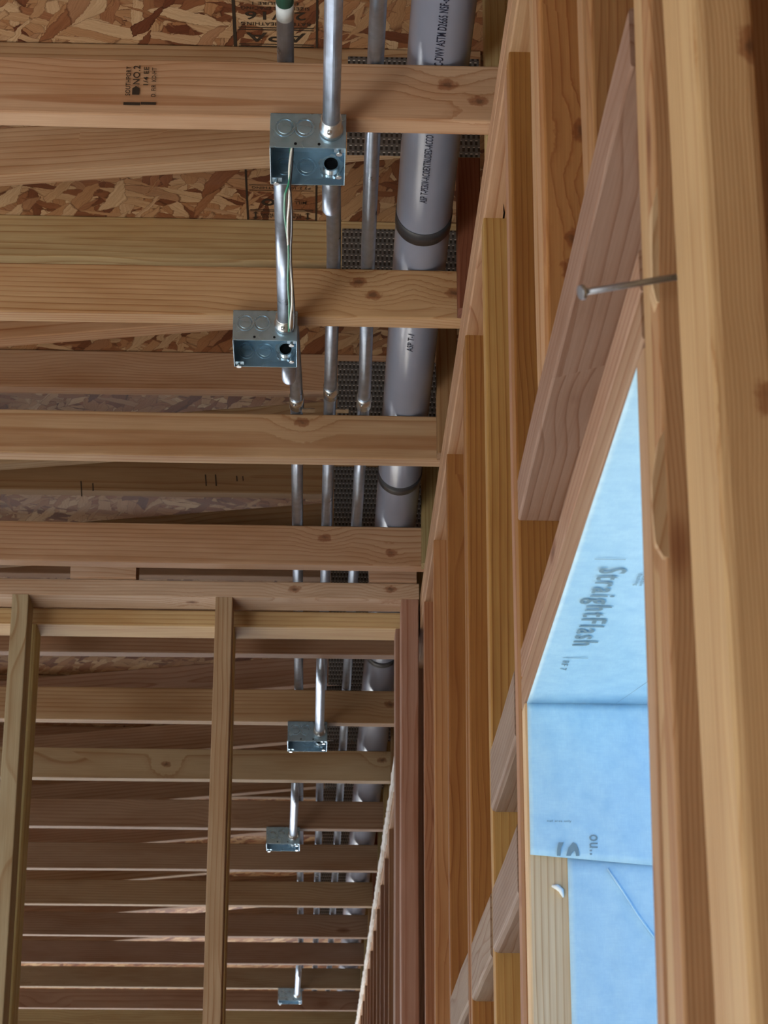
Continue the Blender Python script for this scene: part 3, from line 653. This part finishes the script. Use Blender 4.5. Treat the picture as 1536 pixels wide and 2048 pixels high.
for c_, x, y_ in ((cB, .0236, 3.855), (cC, .0862, 3.90), (cA2, -.0398, 3.905)):
    sleeve(c_, x, y_-.022, y_+.022, ZU, RC+.0022, 'zinc_fitting', 'coupling')
    tube('set_screw', [(x-.004, y_-.012, ZU-RC-.001), (x-.004, y_-.012, ZU-RC-.0055)], .0022, 'zinc_fitting', c_, 8)
for c_, x in ((cB, .0238), (cA2, -.0397)):
    bm = bmesh.new(); bx(bm, x+.010-c_.location.x, x+.034-c_.location.x, 3.915-c_.location.y, 3.932-c_.location.y, H+.0892-c_.location.z, H+.0915-c_.location.z)
    link('strap', bm_mesh(bm, 'strap'), 'zinc_fitting', c_)

# ------------------------------------------------------------------ junction boxes
def make_box(loc, label):
    """four inch square box, base up against the joist, open side down; origin at front left bottom"""
    t = empty('junction_box', loc); W, Dp, Hh, th = .1035, .1030, .0535, .0014
    bm = bmesh.new()
    bx(bm, 0, W, 0, th, 0, Hh); bx(bm, 0, W, Dp-th, Dp, 0, Hh); bx(bm, 0, th, th, Dp-th, 0, Hh); bx(bm, W-th, W, th, Dp-th, 0, Hh); bx(bm, 0, W, 0, Dp, Hh-th, Hh)
    me = bm_mesh(bm, 'shell'); o = link('shell', me, 'galvanised', t); b = o.modifiers.new('b', 'BEVEL'); b.width = .0006; b.segments = 2
    def onwall(me, name, mat, x, y, z, rx):
        k = link(name, me, mat, t); k.location = (x, y, z); k.rotation_euler = (R(rx), 0, 0); return k
    kd = disc_mesh(.0105, .0009); kr = ring_mesh(.0125, .0142, .0009)
    for x in (.020, .047):                       # outside front wall
        onwall(kd, 'knockout', 'galvanised', x, -.0004, .031, 90); onwall(kr, 'knockout_ring', 'galvanised', x, 0, .031, 90)
    for x in (.020, .050):                       # inside of the back wall
        onwall(kd, 'knockout', 'galvanised', x, Dp-th-.0004, .029, 90); onwall(kr, 'knockout_ring', 'galvanised', x, Dp-th, .029, 90)
    for x in (.035, .067): onwall(disc_mesh(.0021, .0004), 'screw_hole_shade', 'hole_shade', x, -.0003, .006, 90)  # black discs painted on for the shade inside the holes
    # front connector body and the locknuts inside
    cx_ = .083
    f = link('connector', tube_mesh([(cx_, -.034, .0270), (cx_, -.0335, .0270), (cx_, -.012, .0270), (cx_, -.0115, .0270), (cx_, -.0002, .0270)], .0142, 24, True, [.93, 1, 1, 1.16, 1.16]), 'zinc_fitting', t)
    s_ = link('set_screw', tube_mesh([(cx_-.002, -.024, .0135), (cx_-.002, -.024, .0080)], .0032, 10), 'zinc_fitting', f)
    def locknut(x, y, z):
        bm = bmesh.new(); n = 40; q = []
        for k in range(n):
            a = 2*math.pi*k/n; r1 = .0185 if (k % 8) in (0, 1, 2) else .0160; c, s = math.cos(a), math.sin(a)
            q.append([bm.verts.new(v) for v in ((x+.0108*c, y, z+.0108*s), (x+r1*c, y, z+r1*s), (x+r1*c, y-.0032, z+r1*s), (x+.0108*c, y-.0032, z+.0108*s))])
        for k in range(n):
            a, b = q[k], q[(k+1) % n]
            for j in range(4): bm.faces.new((a[j], b[j], b[(j+1) % 4], a[(j+1) % 4]))
        bmesh.ops.recalc_face_normals(bm, faces=bm.faces)
        o = link('locknut', bm_mesh(bm, 'ln'), 'zinc_fitting', t)
        th_ = link('throat', ring_mesh(.0098, .0118, .009), 'zinc_fitting', t); th_.location = (x, y, z); th_.rotation_euler = (R(90), 0, 0)
        v = link('opening', disc_mesh(.0099, .0004), 'hole_shade', t); v.location = (x, y-.0006, z); v.rotation_euler = (R(90), 0, 0)  # black disc stands in for the shade inside the conduit
        return o
    locknut(cx_+.001, Dp-th, .029)
    for (x, y) in ((.008, Dp-.009), (W-.009, Dp-.030), (W-.009, .010)):
        link('cover_screw', tube_mesh([(x, y, .004), (x, y, -.0015), (x, y, -.002), (x, y, -.0045)], .0022, 10, True, [1, 1, 1.9, 1.9]), 'zinc_fitting', t)
    for (x, y) in ((.002, Dp-.016), (W-.016, .002)):
        bm = bmesh.new(); bx(bm, x, x+.014, y, y+.013, .002, .0033); link('ear', bm_mesh(bm, 'ear'), 'galvanised', t)
    tag(t, label, 'junction box', 'steel junction boxes under the joists'); return t
def copy_tree(o, parent=None):
    c = o.copy(); COL.objects.link(c)
    if parent: c.parent = parent
    for ch in list(o.children): copy_tree(ch, c)
    return c
ZB = H-.0538
box1 = make_box((-.0705, 2.7025, ZB), 'nearest square steel junction box with wires hanging out')
for loc, lb in (((-.1385, 3.3145, ZB), 'second steel junction box, at the end of the loose wires'),
                ((-.0665, 5.750, ZB), 'first steel junction box of the far room, right of the middle stud'),
                ((-.1405, 6.958, ZB), 'middle steel junction box of the far room'),
                ((-.136, 10.038, ZB), 'most distant and smallest steel junction box')):
    b = copy_tree(box1); b.location = loc; b['label'] = lb
conduit([(.0165, 5.748, ZL), (.0165, 5.245, ZL), (.0185, 5.225, 1.688)], 'conduit feeding the first far room box', rad=.045)
conduit([(-.0575, 6.956, ZL), (-.050, 6.455, ZL), (-.048, 6.44, 1.688)], 'conduit feeding the middle far room box', rad=.045)
conduit([(-.053, 10.036, ZL), (-.046, 9.50, ZL), (-.045, 9.485, 1.688)], 'conduit feeding the most distant box', rad=.045)

def wire(mat, off, label, ph):
    pts = [(-.040, 2.735, 1.606), (-.042, 2.760, 1.580), (-.044+off*.5, 2.785, 1.560), (-.0465+off, 2.815, 1.5565), (-.0475+off, 2.90, 1.5640), (-.0465+off*.7, 3.0, 1.571), (-.0455+off, 3.1, 1.5735), (-.0435+off*.6, 3.2, 1.5735), (-.0455+off, 3.285, 1.5745), (-.0470+off, 3.308, 1.5780)]
    res = []
    for i in range(len(pts)-1):
        a, b = Vector(pts[i]), Vector(pts[i+1])
        for k in range(5):
            t = k/5; q = a.lerp(b, t*t*(3-2*t) if False else t); tt = (i+t)
            q = q + Vector((.0016*math.sin(tt*1.9+ph), 0, .0010*math.cos(tt*1.9+ph))); res.append(q)
    res.append(Vector(pts[-1]))
    o = tube('electrical_wire', res, .0017, mat, seg=10); tag(o, label, 'wire', 'loose wires between the two nearest boxes')
wire('wire_black', .0046, 'black insulated wire hanging out of the nearest box', 0)
wire('wire_white', .0008, 'white insulated wire hanging out of the nearest box', 2.1)
wire('wire_green', -.0030, 'green insulated wire hanging out of the nearest box', 4.2)

# small nails left in the framing
# wires kept apart
def small_nail(p, d, label, L_=.03):
    o = tube('nail', [Vector(p), Vector(p)+Vector(d).normalized()*L_, Vector(p)+Vector(d).normalized()*(L_+.0006), Vector(p)+Vector(d).normalized()*(L_+.002)], .0014, 'nail_steel', seg=8, scale=[1, 1, 2.6, 2.6]); tag(o, label, 'nail')
small_nail((.246, 3.262, 1.538), (1, -.2, -.1), 'small dark nail under the top plate beside a stud top', .022)

# ------------------------------------------------------------------ lift everything so the slab is at z = 0
for o in COL.objects:
    if o.parent is None and o.type in ('MESH', 'EMPTY'):
        mb = o.matrix_basis.copy(); mb.translation.z += ZC; o.matrix_basis = mb
